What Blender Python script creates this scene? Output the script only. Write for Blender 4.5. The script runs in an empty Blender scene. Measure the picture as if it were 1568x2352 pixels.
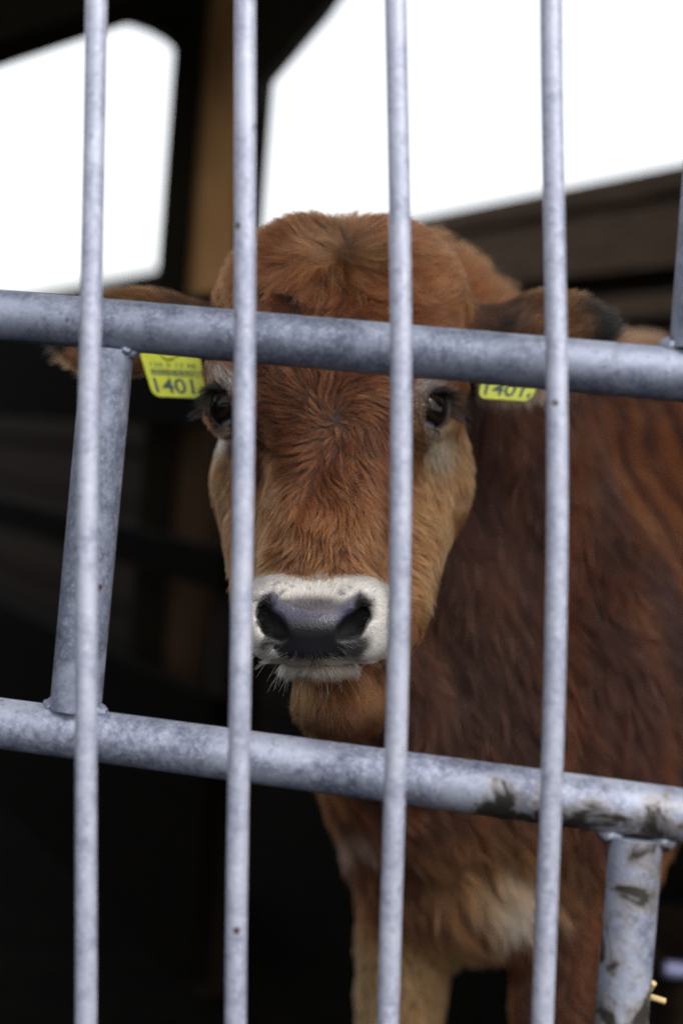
import bpy, bmesh, math, random
import numpy as np
from mathutils import Vector, Matrix, kdtree

S = bpy.context.scene
C = S.collection
rng = np.random.default_rng(7)
random.seed(7)

# ------------------------------------------------------------------ camera
FOC = 3267.0                      # focal length in units of a 1568 x 2352 frame (50 mm on a 24 x 36 frame)
CAM_Z = 0.95
cam_d = bpy.data.cameras.new("camera")
cam = bpy.data.objects.new("camera", cam_d); C.objects.link(cam)
cam_d.sensor_fit = 'VERTICAL'; cam_d.sensor_height = 36.0; cam_d.sensor_width = 24.0
cam_d.lens = 50.0
cam_d.clip_start = 0.05; cam_d.clip_end = 500
PITCH = math.radians(-2.3); ROLL = math.radians(4.5)
Rm = Matrix.Rotation(math.pi/2 + PITCH, 3, 'X') @ Matrix.Rotation(ROLL, 3, 'Z')
cam.matrix_world = Matrix.Translation((0, 0, CAM_Z)) @ Rm.to_4x4()
cam_d.dof.use_dof = True
cam_d.dof.focus_distance = 1.06
cam_d.dof.aperture_fstop = 2.4
cam_d.dof.aperture_blades = 0
S.camera = cam
RM = np.array(Rm)                 # columns: right, up, back
CAMP = np.array([0, 0, CAM_Z])

# ------------------------------------------------------------------ world and sun
w = bpy.data.worlds.new("World"); S.world = w; w.use_nodes = True
nt = w.node_tree; nt.nodes.clear()
SUN_EL, SUN_AZ = math.radians(52), math.radians(142)
sky = nt.nodes.new('ShaderNodeTexSky'); sky.sky_type = 'NISHITA'; sky.sun_disc = False
sky.sun_elevation = SUN_EL; sky.sun_rotation = SUN_AZ; sky.dust_density = 3.0; sky.air_density = 1.2
hs = nt.nodes.new('ShaderNodeHueSaturation'); hs.inputs['Saturation'].default_value = 0.16
bg = nt.nodes.new('ShaderNodeBackground'); bg.inputs['Strength'].default_value = 0.15
wo = nt.nodes.new('ShaderNodeOutputWorld')
nt.links.new(sky.outputs[0], hs.inputs['Color']); nt.links.new(hs.outputs[0], bg.inputs['Color'])
nt.links.new(bg.outputs[0], wo.inputs['Surface'])
sun_d = bpy.data.lights.new("sun", 'SUN'); sun = bpy.data.objects.new("sun", sun_d); C.objects.link(sun)
sun_d.energy = 0.75; sun_d.angle = math.radians(22); sun_d.color = (1.0, 0.95, 0.88)
# nishita: rotation 0 = +Y, clockwise
sd = Vector((math.sin(SUN_AZ)*math.cos(SUN_EL), math.cos(SUN_AZ)*math.cos(SUN_EL), math.sin(SUN_EL)))
sun.rotation_euler = sd.to_track_quat('Z', 'Y').to_euler()
S.view_settings.view_transform = 'Standard'; S.view_settings.look = 'None'
S.view_settings.gamma = 1; S.view_settings.use_curve_mapping = False
S.view_settings.exposure = 1.06
S.render.engine = 'CYCLES'
S.cycles.use_denoising = True; S.cycles.denoiser = 'OPENIMAGEDENOISE'; S.cycles.denoising_input_passes = 'RGB_ALBEDO_NORMAL'; S.cycles.denoising_prefilter = 'NONE'
S.cycles.max_bounces = 6; S.cycles.diffuse_bounces = 3; S.cycles.glossy_bounces = 3
S.cycles.transmission_bounces = 4; S.cycles.transparent_max_bounces = 6
try:
    S.cycles_curves.shape = 'RIBBONS'; S.cycles_curves.subdivisions = 2
except Exception: pass

# ------------------------------------------------------------------ helpers
def lin(c):
    c = np.asarray(c, float)/255.0
    return np.where(c <= 0.04045, c/12.92, ((c+0.055)/1.055)**2.4)
def PC(x, y, d):                  # frame position and depth -> camera axes (right, up, depth)
    return np.array([(x-784.0)*d/FOC, (1176.0-y)*d/FOC, d])
def c2w(p):                       # camera axes -> world
    p = np.atleast_2d(np.asarray(p, float)); q = p*np.array([1, 1, -1.0])
    return q @ RM.T + CAMP
def c2wv(v):
    v = np.atleast_2d(np.asarray(v, float)); return (v*np.array([1, 1, -1.0])) @ RM.T
def w2c(p):
    p = np.atleast_2d(np.asarray(p, float)); return ((p-CAMP) @ RM)*np.array([1, 1, -1.0])
def P(x, y, d): return Vector(c2w(PC(x, y, d))[0])
def toD(pc): return 784+pc[:, 0]*FOC/pc[:, 2], 1176-pc[:, 1]*FOC/pc[:, 2]

def tag(o, label=None, cat=None, group=None, kind=None):
    if label: o['label'] = label
    if cat: o['category'] = cat
    if group: o['group'] = group
    if kind: o['kind'] = kind
    return o
def empty(name, loc, parent=None):
    o = bpy.data.objects.new(name, None); C.objects.link(o); o.location = loc
    o.empty_display_size = 0.05
    if parent: o.parent = parent
    return o
def link(name, me, mat=None, parent=None, smooth=False):
    o = bpy.data.objects.new(name, me); C.objects.link(o)
    if mat: me.materials.append(mat)
    if smooth: me.polygons.foreach_set('use_smooth', np.ones(len(me.polygons), bool))
    if parent:
        o.parent = parent
        base = parent
        m = Vector((0, 0, 0))
        while base is not None: m += base.location; base = base.parent
        o.location = -m            # mesh data are in world units
    return o
def mesh_np(name, V, F):
    me = bpy.data.meshes.new(name)
    if isinstance(F, np.ndarray):
        n = F.shape[1]
        me.vertices.add(len(V)); me.vertices.foreach_set('co', np.asarray(V, np.float32).ravel())
        me.loops.add(F.size); me.loops.foreach_set('vertex_index', F.astype(np.int32).ravel())
        me.polygons.add(len(F)); me.polygons.foreach_set('loop_start', np.arange(0, F.size, n, dtype=np.int32))
        me.update(calc_edges=True); me.validate()
    else:
        me.from_pydata([tuple(v) for v in V], [], F); me.update()
    return me
class MB:
    def __init__(s): s.V = []; s.F = []
    def tube(s, pts, r, n=24, cap=True):
        pts = [Vector(p) for p in pts]; rs = r if hasattr(r, '__len__') else [r]*len(pts)
        b = len(s.V); up = None
        for i, p in enumerate(pts):
            t = (pts[min(i+1, len(pts)-1)]-pts[max(i-1, 0)]).normalized()
            if up is None:
                up = Vector((0, 0, 1)) if abs(t.z) < .8 else Vector((0, 1, 0))
            a = t.cross(up).normalized(); up2 = a.cross(t)
            for k in range(n):
                an = 2*math.pi*k/n; s.V.append(p+a*math.cos(an)*rs[i]+up2*math.sin(an)*rs[i])
        for i in range(len(pts)-1):
            for k in range(n):
                s.F.append((b+i*n+k, b+i*n+(k+1) % n, b+(i+1)*n+(k+1) % n, b+(i+1)*n+k))
        if cap:
            s.F.append(tuple(b+k for k in range(n))[::-1]); e = b+(len(pts)-1)*n
            s.F.append(tuple(e+k for k in range(n)))
        return s
    def obox(s, o, ax, ay, az):      # oriented box from a corner with three edge vectors
        b = len(s.V); o = Vector(o)
        for i in (0, 1):
            for j in (0, 1):
                for k in (0, 1): s.V.append(o+Vector(ax)*i+Vector(ay)*j+Vector(az)*k)
        for f in ((0, 1, 3, 2), (4, 6, 7, 5), (0, 4, 5, 1), (2, 3, 7, 6), (0, 2, 6, 4), (1, 5, 7, 3)):
            s.F.append(tuple(b+q for q in f))
        return s
    def prism(s, pts, ext):
        b = len(s.V); n = len(pts); ext = Vector(ext)
        s.V += [Vector(p) for p in pts]+[Vector(p)+ext for p in pts]
        s.F.append(tuple(b+k for k in range(n))); s.F.append(tuple(b+n+k for k in range(n))[::-1])
        for k in range(n): s.F.append((b+k, b+(k+1) % n, b+n+(k+1) % n, b+n+k)[::-1])
        return s
    def blob(s, c, rx, ry, rz, n=12):
        b = len(s.V); c = Vector(c)
        for i in range(1, n):
            th = math.pi*i/n
            for k in range(n*2):
                ph = math.pi*k/n
                q = 1+0.12*math.sin(5*ph+3*th)+random.uniform(-.04, .04)
                s.V.append(c+Vector((rx*q*math.sin(th)*math.cos(ph), ry*q*math.sin(th)*math.sin(ph), rz*q*math.cos(th))))
        for i in range(n-2):
            for k in range(2*n):
                s.F.append((b+i*2*n+k, b+(i+1)*2*n+k, b+(i+1)*2*n+(k+1) % (2*n), b+i*2*n+(k+1) % (2*n)))
        s.F.append(tuple(b+k for k in range(2*n))); e = b+(n-2)*2*n
        s.F.append(tuple(e+k for k in range(2*n))[::-1])
        return s
    def build(s, name, mat, parent=None, smooth=False, bevel=0):
        me = mesh_np(name, s.V, s.F)
        bm = bmesh.new(); bm.from_mesh(me); bmesh.ops.recalc_face_normals(bm, faces=bm.faces)
        if bevel: bmesh.ops.bevel(bm, geom=[e for e in bm.edges], offset=bevel, segments=2, affect='EDGES', profile=.6)
        bm.to_mesh(me); bm.free()
        o = link(name, me, mat, parent, smooth)
        if smooth:
            try: me.set_sharp_from_angle(angle=math.radians(50))
            except Exception: pass
        return o

# ------------------------------------------------------------------ materials
def nodes(name):
    m = bpy.data.materials.new(name); m.use_nodes = True; t = m.node_tree
    return m, t, t.nodes['Principled BSDF']
def N(t, k, **kw):
    n = t.nodes.new(k)
    for a, v in kw.items(): setattr(n, a, v)
    return n
def ramp(t, src, stops):
    r = N(t, 'ShaderNodeValToRGB'); e = r.color_ramp.elements
    while len(e) < len(stops): e.new(0.5)
    for i, (p, c) in enumerate(stops):
        e[i].position = p; e[i].color = (*c, 1) if len(c) == 3 else c
    t.links.new(src, r.inputs['Fac']); return r
def noise(t, vec, scale, detail=4, rough=.55, dist=0):
    n = N(t, 'ShaderNodeTexNoise'); n.inputs['Scale'].default_value = scale
    n.inputs['Detail'].default_value = detail; n.inputs['Roughness'].default_value = rough
    n.inputs['Distortion'].default_value = dist
    t.links.new(vec, n.inputs['Vector']); return n.outputs['Fac']
def mixc(t, fac, a, b, mode='MIX'):
    m = N(t, 'ShaderNodeMix', data_type='RGBA', blend_type=mode)
    for sock, v in ((m.inputs[0], fac), (m.inputs[6], a), (m.inputs[7], b)):
        if isinstance(v, (int, float)): sock.default_value = v
        elif isinstance(v, tuple): sock.default_value = (*v, 1)
        else: t.links.new(v, sock)
    return m.outputs[2]
def math_(t, op, a, b=None):
    m = N(t, 'ShaderNodeMath', operation=op)
    for i, v in enumerate((a, b)):
        if v is None: continue
        if isinstance(v, (int, float)): m.inputs[i].default_value = v
        else: t.links.new(v, m.inputs[i])
    return m.outputs[0]
def bump(t, b, h, strength, dist):
    bp = N(t, 'ShaderNodeBump'); bp.inputs['Strength'].default_value = strength
    bp.inputs['Distance'].default_value = dist
    t.links.new(h, bp.inputs['Height']); t.links.new(bp.outputs[0], b.inputs['Normal'])

def galv(name, base, light, dark, mud=0.0, spk=0.62, rough=.5, metal=.35):
    m, t, b = nodes(name)
    g = N(t, 'ShaderNodeNewGeometry').outputs['Position']
    mott = math_(t, 'ADD', math_(t, 'MULTIPLY', noise(t, g, 42, 8, .70, .5), .5), math_(t, 'MULTIPLY', noise(t, g, 190, 6, .7, .3), .5))
    fine = noise(t, g, 300, 5, .75)
    big = noise(t, g, 13, 4, .6, .8)
    c = ramp(t, mott, [(.40, dark), (.5, base), (.60, light)]).outputs[0]
    c = mixc(t, ramp(t, big, [(.50, (0, 0, 0)), (.62, (1, 1, 1))]).outputs[0], c, light)
    c = mixc(t, math_(t, 'MULTIPLY', ramp(t, fine, [(.52, (0, 0, 0)), (.66, (1, 1, 1))]).outputs[0], .6), c, tuple(min(1, v*1.35) for v in light))
    mp = N(t, 'ShaderNodeMapping'); mp.inputs['Scale'].default_value = (260, 60, 900); mp.inputs['Rotation'].default_value = (.3, .5, .2); t.links.new(g, mp.inputs[0])
    scr = math_(t, 'MULTIPLY', ramp(t, noise(t, mp.outputs[0], 1, 2), [(.66, (0, 0, 0)), (.70, (1, 1, 1))]).outputs[0], .5)
    c = mixc(t, scr, c, (.5, .5, .52))
    # dull oxide blotches and rusty flecks
    ox = noise(t, g, 130, 5, .75)
    c = mixc(t, math_(t, 'MULTIPLY', ramp(t, ox, [(.56, (0, 0, 0)), (.68, (1, 1, 1))]).outputs[0], .6), c, tuple(v*.5 for v in dark))
    v = N(t, 'ShaderNodeTexVoronoi'); v.inputs['Scale'].default_value = 34; v.inputs['Randomness'].default_value = 1
    t.links.new(g, v.inputs['Vector'])
    fl = ramp(t, v.outputs['Distance'], [(.05, (1, 1, 1)), (.10, (0, 0, 0))]).outputs[0]
    pick = ramp(t, noise(t, g, 11, 1), [(.47, (0, 0, 0)), (.50, (1, 1, 1))]).outputs[0]
    c = mixc(t, math_(t, 'MULTIPLY', fl, pick), c, (.055, .025, .02))
    if mud > 0:
        mn = noise(t, g, 30, 7, .68, .6)
        sx = N(t, 'ShaderNodeSeparateXYZ'); t.links.new(g, sx.inputs[0])
        wide = N(t, 'ShaderNodeMapRange'); wide.inputs[1].default_value = -.02; wide.inputs[2].default_value = .16
        wide.inputs[3].default_value = -.16; wide.inputs[4].default_value = .088
        t.links.new(sx.outputs[0], wide.inputs[0])
        nz = N(t, 'ShaderNodeNewGeometry'); s2 = N(t, 'ShaderNodeSeparateXYZ'); t.links.new(nz.outputs['Normal'], s2.inputs[0])
        low = math_(t, 'MULTIPLY', s2.outputs[2], -.13)
        k = math_(t, 'ADD', math_(t, 'ADD', mn, wide.outputs[0]), low)
        mask = ramp(t, k, [(.575, (0, 0, 0)), (.665, (.98, .98, .98))]).outputs[0]
        c = mixc(t, mask, c, mixc(t, fine, (.013, .0105, .0075), (.045, .035, .024)))
        halo = ramp(t, k, [(.54, (0, 0, 0)), (.60, (1, 1, 1))]).outputs[0]
        c = mixc(t, math_(t, 'MULTIPLY', math_(t, 'SUBTRACT', halo, mask), .55), c, (.28, .23, .17))
    t.links.new(c, b.inputs['Base Color'])
    b.inputs['Metallic'].default_value = metal
    t.links.new(math_(t, 'ADD', math_(t, 'MULTIPLY', mott, .3), rough-.15), b.inputs['Roughness'])
    bump(t, b, math_(t, 'ADD', math_(t, 'MULTIPLY', mott, .6), math_(t, 'MULTIPLY', fine, .25)), .35, .0012)
    return m
M_RAIL = galv('galvanised_blue_grey', (0.160, 0.179, 0.246), (0.269, 0.294, 0.378), (0.090, 0.105, 0.151), mud=0)
M_RAILM = galv('galvanised_muddy', (0.192, 0.210, 0.288), (0.324, 0.348, 0.432), (0.102, 0.116, 0.168), mud=1)
M_BAR = galv('galvanised_pale', (0.333, 0.351, 0.443), (0.437, 0.454, 0.548), (0.253, 0.270, 0.363), rough=.42, metal=.3)

def wood(name, a, b_, scale=1.0, axis=(1, 1, 14)):
    m, t, b = nodes(name)
    tc = N(t, 'ShaderNodeTexCoord').outputs['Object']
    mp = N(t, 'ShaderNodeMapping'); mp.inputs['Scale'].default_value = axis; t.links.new(tc, mp.inputs[0])
    n1 = noise(t, mp.outputs[0], 6*scale, 6, .65, .5); n2 = noise(t, tc, 3, 4, .6)
    c = ramp(t, n1, [(.3, a), (.7, b_)]).outputs[0]
    c = mixc(t, math_(t, 'MULTIPLY', n2, .5), c, tuple(v*.5 for v in a))
    t.links.new(c, b.inputs['Base Color']); b.inputs['Roughness'].default_value = .9; b.inputs['Specular IOR Level'].default_value = .12
    bump(t, b, n1, .5, .004); return m
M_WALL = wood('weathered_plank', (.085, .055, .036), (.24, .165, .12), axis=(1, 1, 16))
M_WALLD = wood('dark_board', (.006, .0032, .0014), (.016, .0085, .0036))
M_BOARDK = wood('tarred_board', (.0022, .0016, .001), (.005, .0036, .0024)); M_BOARDK.node_tree.nodes['Principled BSDF'].inputs['Specular IOR Level'].default_value = .03
M_POST = wood('brown_post', (.36, .19, .075), (.60, .33, .145), axis=(14, 14, 1))
def dim_post():                  # lower post darkened in its colour, standing in for dim light there
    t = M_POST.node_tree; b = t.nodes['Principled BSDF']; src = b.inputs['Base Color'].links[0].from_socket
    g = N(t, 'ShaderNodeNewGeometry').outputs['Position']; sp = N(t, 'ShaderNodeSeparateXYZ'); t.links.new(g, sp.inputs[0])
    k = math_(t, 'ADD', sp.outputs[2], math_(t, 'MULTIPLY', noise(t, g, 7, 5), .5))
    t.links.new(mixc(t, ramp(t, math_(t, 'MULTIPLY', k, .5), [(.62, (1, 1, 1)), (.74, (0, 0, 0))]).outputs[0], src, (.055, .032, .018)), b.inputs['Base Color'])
dim_post()
M_BEAM = wood('dark_timber', (.007, .0055, .003), (.016, .012, .006))
def dirt():
    m, t, b = nodes('dark_mud')
    g = N(t, 'ShaderNodeNewGeometry').outputs['Position']
    n = noise(t, g, 9, 7, .65)
    t.links.new(ramp(t, n, [(.35, (.002, .0018, .0014)), (.7, (.006, .005, .0035))]).outputs[0], b.inputs['Base Color'])
    b.inputs['Roughness'].default_value = .95; b.inputs['Specular IOR Level'].default_value = .04
    bump(t, b, n, .8, .03); return m
M_DIRT = dirt()
def plain(name, c, rough=.5, metal=0, var=.15, scale=60, spec=.5, bmp=0, bs=80):
    m, t, b = nodes(name)
    g = N(t, 'ShaderNodeTexCoord').outputs['Object']; n = noise(t, g, scale, 4)
    t.links.new(mixc(t, n, tuple(v*(1-var) for v in c), tuple(min(1, v*(1+var)) for v in c)), b.inputs['Base Color'])
    b.inputs['Roughness'].default_value = rough; b.inputs['Metallic'].default_value = metal
    b.inputs['Specular IOR Level'].default_value = spec
    if bmp: bump(t, b, noise(t, g, bs, 5), bmp, .001)
    return m

#@@BARN
# ------------------------------------------------------------------ ground and barn
gv = []; n = 60
X, Y = np.meshgrid(np.linspace(-60, 60, n), np.linspace(-60, 60, n))
gm = mesh_np('ground', np.stack([X.ravel(), Y.ravel(), np.zeros(n*n)], 1),
             np.array([(j*n+i, j*n+i+1, (j+1)*n+i+1, (j+1)*n+i) for j in range(n-1) for i in range(n-1)]))
tag(link('ground', gm, M_DIRT), kind='structure')

barn_y = 3.0
barn = empty('cattle_barn', P(460, 1000, 3.0)[:2]+(0,) if False else Vector((P(460, 1000, 3.0).x, 3.0, 0)))
tag(barn, 'open timber cattle barn with one brown post, dark curved knee braces and roof beam', 'barn')
# brown pole; dark strips at its sides stand in for the post's shaded faces
pb = Vector((P(480, 700, 3.0).x, P(478, 700, 3.0).y, 0))
post_top = 3.1
rr = .060
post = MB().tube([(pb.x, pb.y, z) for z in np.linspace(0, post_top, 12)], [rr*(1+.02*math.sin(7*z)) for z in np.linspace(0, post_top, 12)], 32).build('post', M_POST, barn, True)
strip_w = .062
MB().obox((pb.x-rr-.044, pb.y-.075, 0), (strip_w, 0, 0), (0, .15, 0), (0, 0, post_top)).build('shade_strip', M_BEAM, barn, bevel=.004)
MB().obox((pb.x+rr-.016, pb.y-.03, 0), (.05, 0, 0), (0, .15, 0), (0, 0, post_top)).build('shade_strip', M_BEAM, barn, bevel=.004)
def brace(pts, d, th=.09):
    q = [P(x, y, d) for x, y in pts]
    f = Vector(c2wv((0, 0, 1))[0])
    MB().prism(q, f*th).build('knee_brace', M_BEAM, barn, bevel=0)
brace([(418, 200), (404, 112), (392, 88), (368, 64), (330, 42), (288, 27), (230, 18), (120, -60), (120, -160), (418, -160)], 2.95)
brace([(560, 300), (585, 215), (604, 185), (640, 140), (680, 93), (718, 48), (756, 4), (800, -60), (880, -160), (560, -160)], 2.7)
# roof beam: rises to the right, over the left opening
q = [P(-420, 240, 2.5), P(-5, 96, 2.5), P(190, 30, 2.5), P(420, -48, 2.5), P(420, -260, 2.5), P(-420, -110, 2.5)]
MB().prism(q, Vector(c2wv((0, 0, 1))[0])*.12).build('roof_beam', M_BEAM, barn)
# roof sheet over calf and barn, high above the frame; eave above the gate placed to shade the calf's body
rz0, rz1 = 2.32, 3.05
MB().prism([(-7, .5, rz0), (7, .5, rz0), (7, 3.3, rz1), (-7, 3.3, rz1)], (0, 0, .06)).build('roof', M_BEAM, barn)
# unseen boarded barn end on the left, added to limit light inside
MB().obox((-2.6, 1.0, 0), (.06, 0, 0), (-1.2, 2.1, 0), (0, 0, 1.7)).build('shade_end_wall', M_WALLD, barn)

# plank wall behind: runs from near right to far left
vp = Vector(c2wv(PC(-1038, 907, 1))[0]); vp.z = 0; vp.normalize()
pw0 = P(784, 545, 5.0); 
nrm = Vector((vp.y, -vp.x, 0));
if nrm.y > 0: nrm = -nrm          # towards the camera
ztop = pw0.z
wall = empty('plank_wall', Vector((pw0.x, pw0.y, 0)))
tag(wall, 'dark weathered wall of wide horizontal planks behind the calf, bright sky above', 'plank wall', kind='thing')
s0, s1 = -4.0, 9.0
a = Vector((pw0.x, pw0.y, 0))
MB().obox(a+vp*s0, vp*(s1-s0), -nrm*.05, (0, 0, ztop-.01)).build('backing', M_WALLD, wall)  # dark backing colour stands in for shadow in the gaps
z = ztop; k = 0
hs_ = [.064, .155, .058, .20, .17, .21, .18, .2, .2, .2]
gaps = [.026, .062, .04, .03, .045, .03, .05, .03, .03, .03]
for h_, g_ in zip(hs_, gaps):
    if z-h_ < 0.03: break
    for j, (u0, u1) in enumerate(((s0, 1.2+.3*(k % 2)), (1.203+.3*(k % 2), 5.0), (5.003, s1))):
        MB().obox(a+nrm*.001+vp*u0+Vector((0, 0, z-h_)), vp*(u1-u0), nrm*(.055+.01*((k+j) % 2)), (0, 0, h_)).build('plank', M_WALL if j == 0 else M_WALLD, wall, bevel=.003)  # farther sections get a darker wood, painting in the fall-off of light
    z -= h_+g_; k += 1

# low pen partition of tarred boards standing in front of the post
part = empty('pen_partition', Vector((P(400, 900, 2.45).x, P(400, 900, 2.45).y, 0)))
tag(part, 'low pen partition of three near-black boards in the dark lower left, before the brown post', 'partition', kind='thing')
pa = P(560, 626, 2.35); pa0 = Vector((pa.x, pa.y, 0))
def zat(y_): return P(430, y_, 2.40).z
for zt, zb in ((zat(655), zat(975)), (zat(1255), zat(1350)), (zat(1600), .04)):
    MB().obox(pa0+Vector((0, 0, zb)), vp*3.2, -nrm*.035, (0, 0, zt-zb)).build('board', M_BOARDK, part, bevel=.003)
for u_ in (.03, 3.1):
    MB().obox(pa0+vp*u_-nrm*.036, vp*.08, -nrm*.07, (0, 0, zat(655)-.02)).build('partition_post', M_WALLD, part)

#@@GATE
# ------------------------------------------------------------------ gate of thick tubes
D0 = 1.0
def rail_pt(x, y):                # gate plane: slightly nearer on the right
    return P(x, y, 1.0-.07*(x/1568.0))
gate = empty('tube_gate', Vector((0, .96, 0)))
tag(gate, 'heavy galvanised tube gate with two thick mud-stained horizontal rails across the calf', 'gate')
RT = .0177
def rail(x0, y0, x1, y1, mat, ext=.75, name='rail'):
    A, B = rail_pt(x0, y0), rail_pt(x1, y1); dv = (B-A).normalized()
    pts = [A-dv*ext+(B-A+dv*2*ext)*(i/14) for i in range(15)]
    MB().tube(pts, RT, 48).build(name, mat, gate, True); return A, B, dv
A1, B1, dv1 = rail(0, 723, 1568, 862, M_RAIL)
A2, B2, dv2 = rail(0, 1661, 1568, 1873, M_RAILM)
def on(A, B, x, y):               # closest point of a rail to a frame position
    t_ = x/1568.0; q = A+(B-A)*t_; return q
def upright(top, bot, mat, r=RT):
    top, bot = Vector(top), Vector(bot)
    m = MB(); n_ = 48
    m.tube([top+(bot-top)*(i/10) for i in range(11)], r, n_)
    o = m.build('upright', mat, gate, True); return o
def weld(c, mat, s=1.0):
    MB().blob(c, .0074*s, .0085*s, .0055*s, 10).build('weld', mat, gate, True)
# left upright between the rails
t0, b0 = on(A1, B1, 270, 0), on(A2, B2, 180, 0)
dz = (b0-t0).normalized()
upright(t0+dz*(RT*1.00), b0-dz*(RT*.93), M_RAIL)
for sx in (-1, 1):
    weld(t0+dz*RT*1.02+dv1*sx*RT*.86, M_RAIL, .9); weld(b0-dz*RT*.98+dv2*sx*RT*.9, M_RAIL, 1.0)
    weld(t0+dz*RT*.98+dv1*sx*RT*.80-Vector((0, RT*.45, 0)), M_RAIL, .5)
# right lower upright
t1 = on(A2, B2, 1472, 0)
bt = rail_pt(1420, 2420); dz1 = (bt-t1).normalized()
upright(t1+dz1*RT*1.02, t1+dz1*.62, M_RAILM, RT*.98)
for sx in (-1, 1): weld(t1+dz1*RT*1.02+dv2*sx*RT*.95, M_RAILM, 1.15)
# right upper upright
b3 = on(A1, B1, 1592, 0); tp = rail_pt(1632, 380); dz3 = (tp-b3).normalized()
upright(b3+dz3*RT*.98, b3+dz3*.45, M_RAIL, RT)
for sx in (-1, 1): weld(b3+dz3*RT*1.0+dv1*sx*RT*.95, M_RAIL, 1.1)
# the rest of the frame, outside the picture: end uprights down to the ground
for sgn, A_, B_ in ((-1, A1-dv1*.75, A2-dv2*.75), (1, B1+dv1*.75, B2+dv2*.75)):
    x_ = A_.x; upright((x_, A_.y, A_.z+.5), (x_, A_.y, 0.0), M_RAIL, RT*1.1)
lowA = Vector((A2.x-.72, A2.y+.05, .22)); lowB = Vector((B2.x+.72, B2.y-.05, .22))
MB().tube([lowA, lowB], RT, 32).build('rail', M_RAIL, gate, True)

# ------------------------------------------------------------------ thin bar panel in front
panel = empty('bar_panel', Vector((0, .87, 0)))
tag(panel, 'panel of four thin pale galvanised bars standing upright in front of the thick rails', 'bar panel')
DB = .895; RB = .0069
bars = [[(222, -20), (217, 300), (210, 700), (203, 1050), (199, 1500), (198, 2000), (198, 2380)],
        [(563, -20), (563, 300), (563, 700), (559, 1100), (553, 1500), (546, 1900), (541, 2380)],
        [(908, -20), (914, 300), (920, 700), (921, 1050), (914, 1500), (904, 1900), (890, 2380)],
        [(1265, -20), (1267, 250), (1274, 600), (1279, 1100), (1275, 1450), (1264, 1850), (1244, 2380)]]
def spline(pts, m=60):
    pts = np.array(pts, float); y = np.linspace(pts[0, 1], pts[-1, 1], m)
    co = np.polyfit(pts[:, 1]/1000, pts[:, 0], 4); return np.stack([np.polyval(co, y/1000), y], 1)
ends_t, ends_b = [], []
for b in bars:
    q = spline(b); pts = [P(x, y, DB) for x, y in q]
    up_ = (pts[0]-pts[1]).normalized(); dn = (pts[-1]-pts[-2]).normalized()
    top = pts[0]+up_*((1.42-pts[0].z)/up_.z); bot = pts[-1]+dn*((.10-pts[-1].z)/dn.z)
    ends_t.append(top); ends_b.append(bot)
    MB().tube([top]+pts+[bot], RB, 32).build('bar', M_BAR, panel, True)
for E in (ends_t, ends_b):
    dvv = (E[-1]-E[0]).normalized()
    MB().tube([E[0]-dvv*.4, E[-1]+dvv*.4], .016, 32).build('rail', M_BAR, panel, True)
for e, s_ in ((ends_b[0], -1), (ends_b[-1], 1)):
    MB().tube([(e.x+s_*.3, e.y, .10), (e.x+s_*.3, e.y, 0.0)], .014, 24).build('foot', M_BAR, panel, True)
#@@CALF
# ------------------------------------------------------------------ calf: one continuous body grown from smoothly blended volumes
PR = []
def prim(fn, c, R, k, op, grp): PR.append((fn, np.asarray(c, float), R, k, op, grp))
def rot3(rx=0, ry=0, rz=0):
    return np.array(Matrix.Rotation(rz, 3, 'Z') @ Matrix.Rotation(ry, 3, 'Y') @ Matrix.Rotation(rx, 3, 'X'))
def EL(x, y, d, r, k=.015, op='+', grp='body', rot=None, cam_=None):
    c = PC(x, y, d) if cam_ is None else np.asarray(cam_, float)
    r = np.asarray(r, float) if hasattr(r, '__len__') else np.full(3, float(r))
    Q = np.eye(3) if rot is None else rot3(*rot)
    def f(p):
        q = (p-c) @ Q
        k0 = np.linalg.norm(q/r, axis=1); k1 = np.linalg.norm(q/(r*r), axis=1)+1e-9
        return k0*(k0-1)/k1
    prim(f, c, r.max(), k, op, grp)
def RC(a, ra, b, rb, k=.015, op='+', grp='body'):
    a = PC(*a) if not isinstance(a, np.ndarray) else a; b = PC(*b) if not isinstance(b, np.ndarray) else b
    ab = b-a; L2 = ab @ ab
    def f(p):
        t = np.clip(((p-a) @ ab)/L2, 0, 1)
        return np.linalg.norm(p-a-t[:, None]*ab, axis=1)-(ra+(rb-ra)*t)
    prim(f, (a+b)/2, np.sqrt(L2)/2+max(ra, rb), k, op, grp)
def BX(x, y, d, h, rr, k=.015, grp='body', rot=None):
    c = PC(x, y, d); h = np.asarray(h, float)-rr; Q = np.eye(3) if rot is None else rot3(*rot)
    def f(p):
        q = np.abs((p-c) @ Q)-h
        return np.linalg.norm(np.maximum(q, 0), axis=1)+np.minimum(q.max(1), 0)-rr
    prim(f, c, np.linalg.norm(h)+rr, k, '+', grp)

# head
H = 'head'
EL(787, 712, 1.255, (.106, .072, .085), .03, grp=H)
EL(690, 668, 1.245, .052, .03, grp=H); EL(888, 672, 1.245, .052, .03, grp=H)
EL(780, 880, 1.222, (.104, .095, .070), .03, grp=H)
EL(788, 1070, 1.275, (.111, .105, .070), .03, grp=H)
RC((778, 960, 1.205), .056, (735, 1320, 1.128), .046, .03, grp=H)
RC((935, 1130, 1.25), .046, (872, 1420, 1.165), .034, .03, grp=H)
RC((628, 1130, 1.25), .046, (640, 1420, 1.160), .032, .03, grp=H)
RC((790, 1150, 1.30), .085, (770, 1480, 1.20), .040, .03, grp=H)
BX(730, 1420, 1.102, (.0555, .031, .040), .024, .014, grp=H)
EL(640, 1400, 1.078, (.024, .022, .018), .010, grp=H); EL(815, 1400, 1.078, (.024, .022, .018), .010, grp=H)
EL(716, 1440, 1.066, (.029, .014, .013), .008, grp=H)
EL(716, 1478, 1.076, (.028, .012, .014), .008, grp=H)
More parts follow.
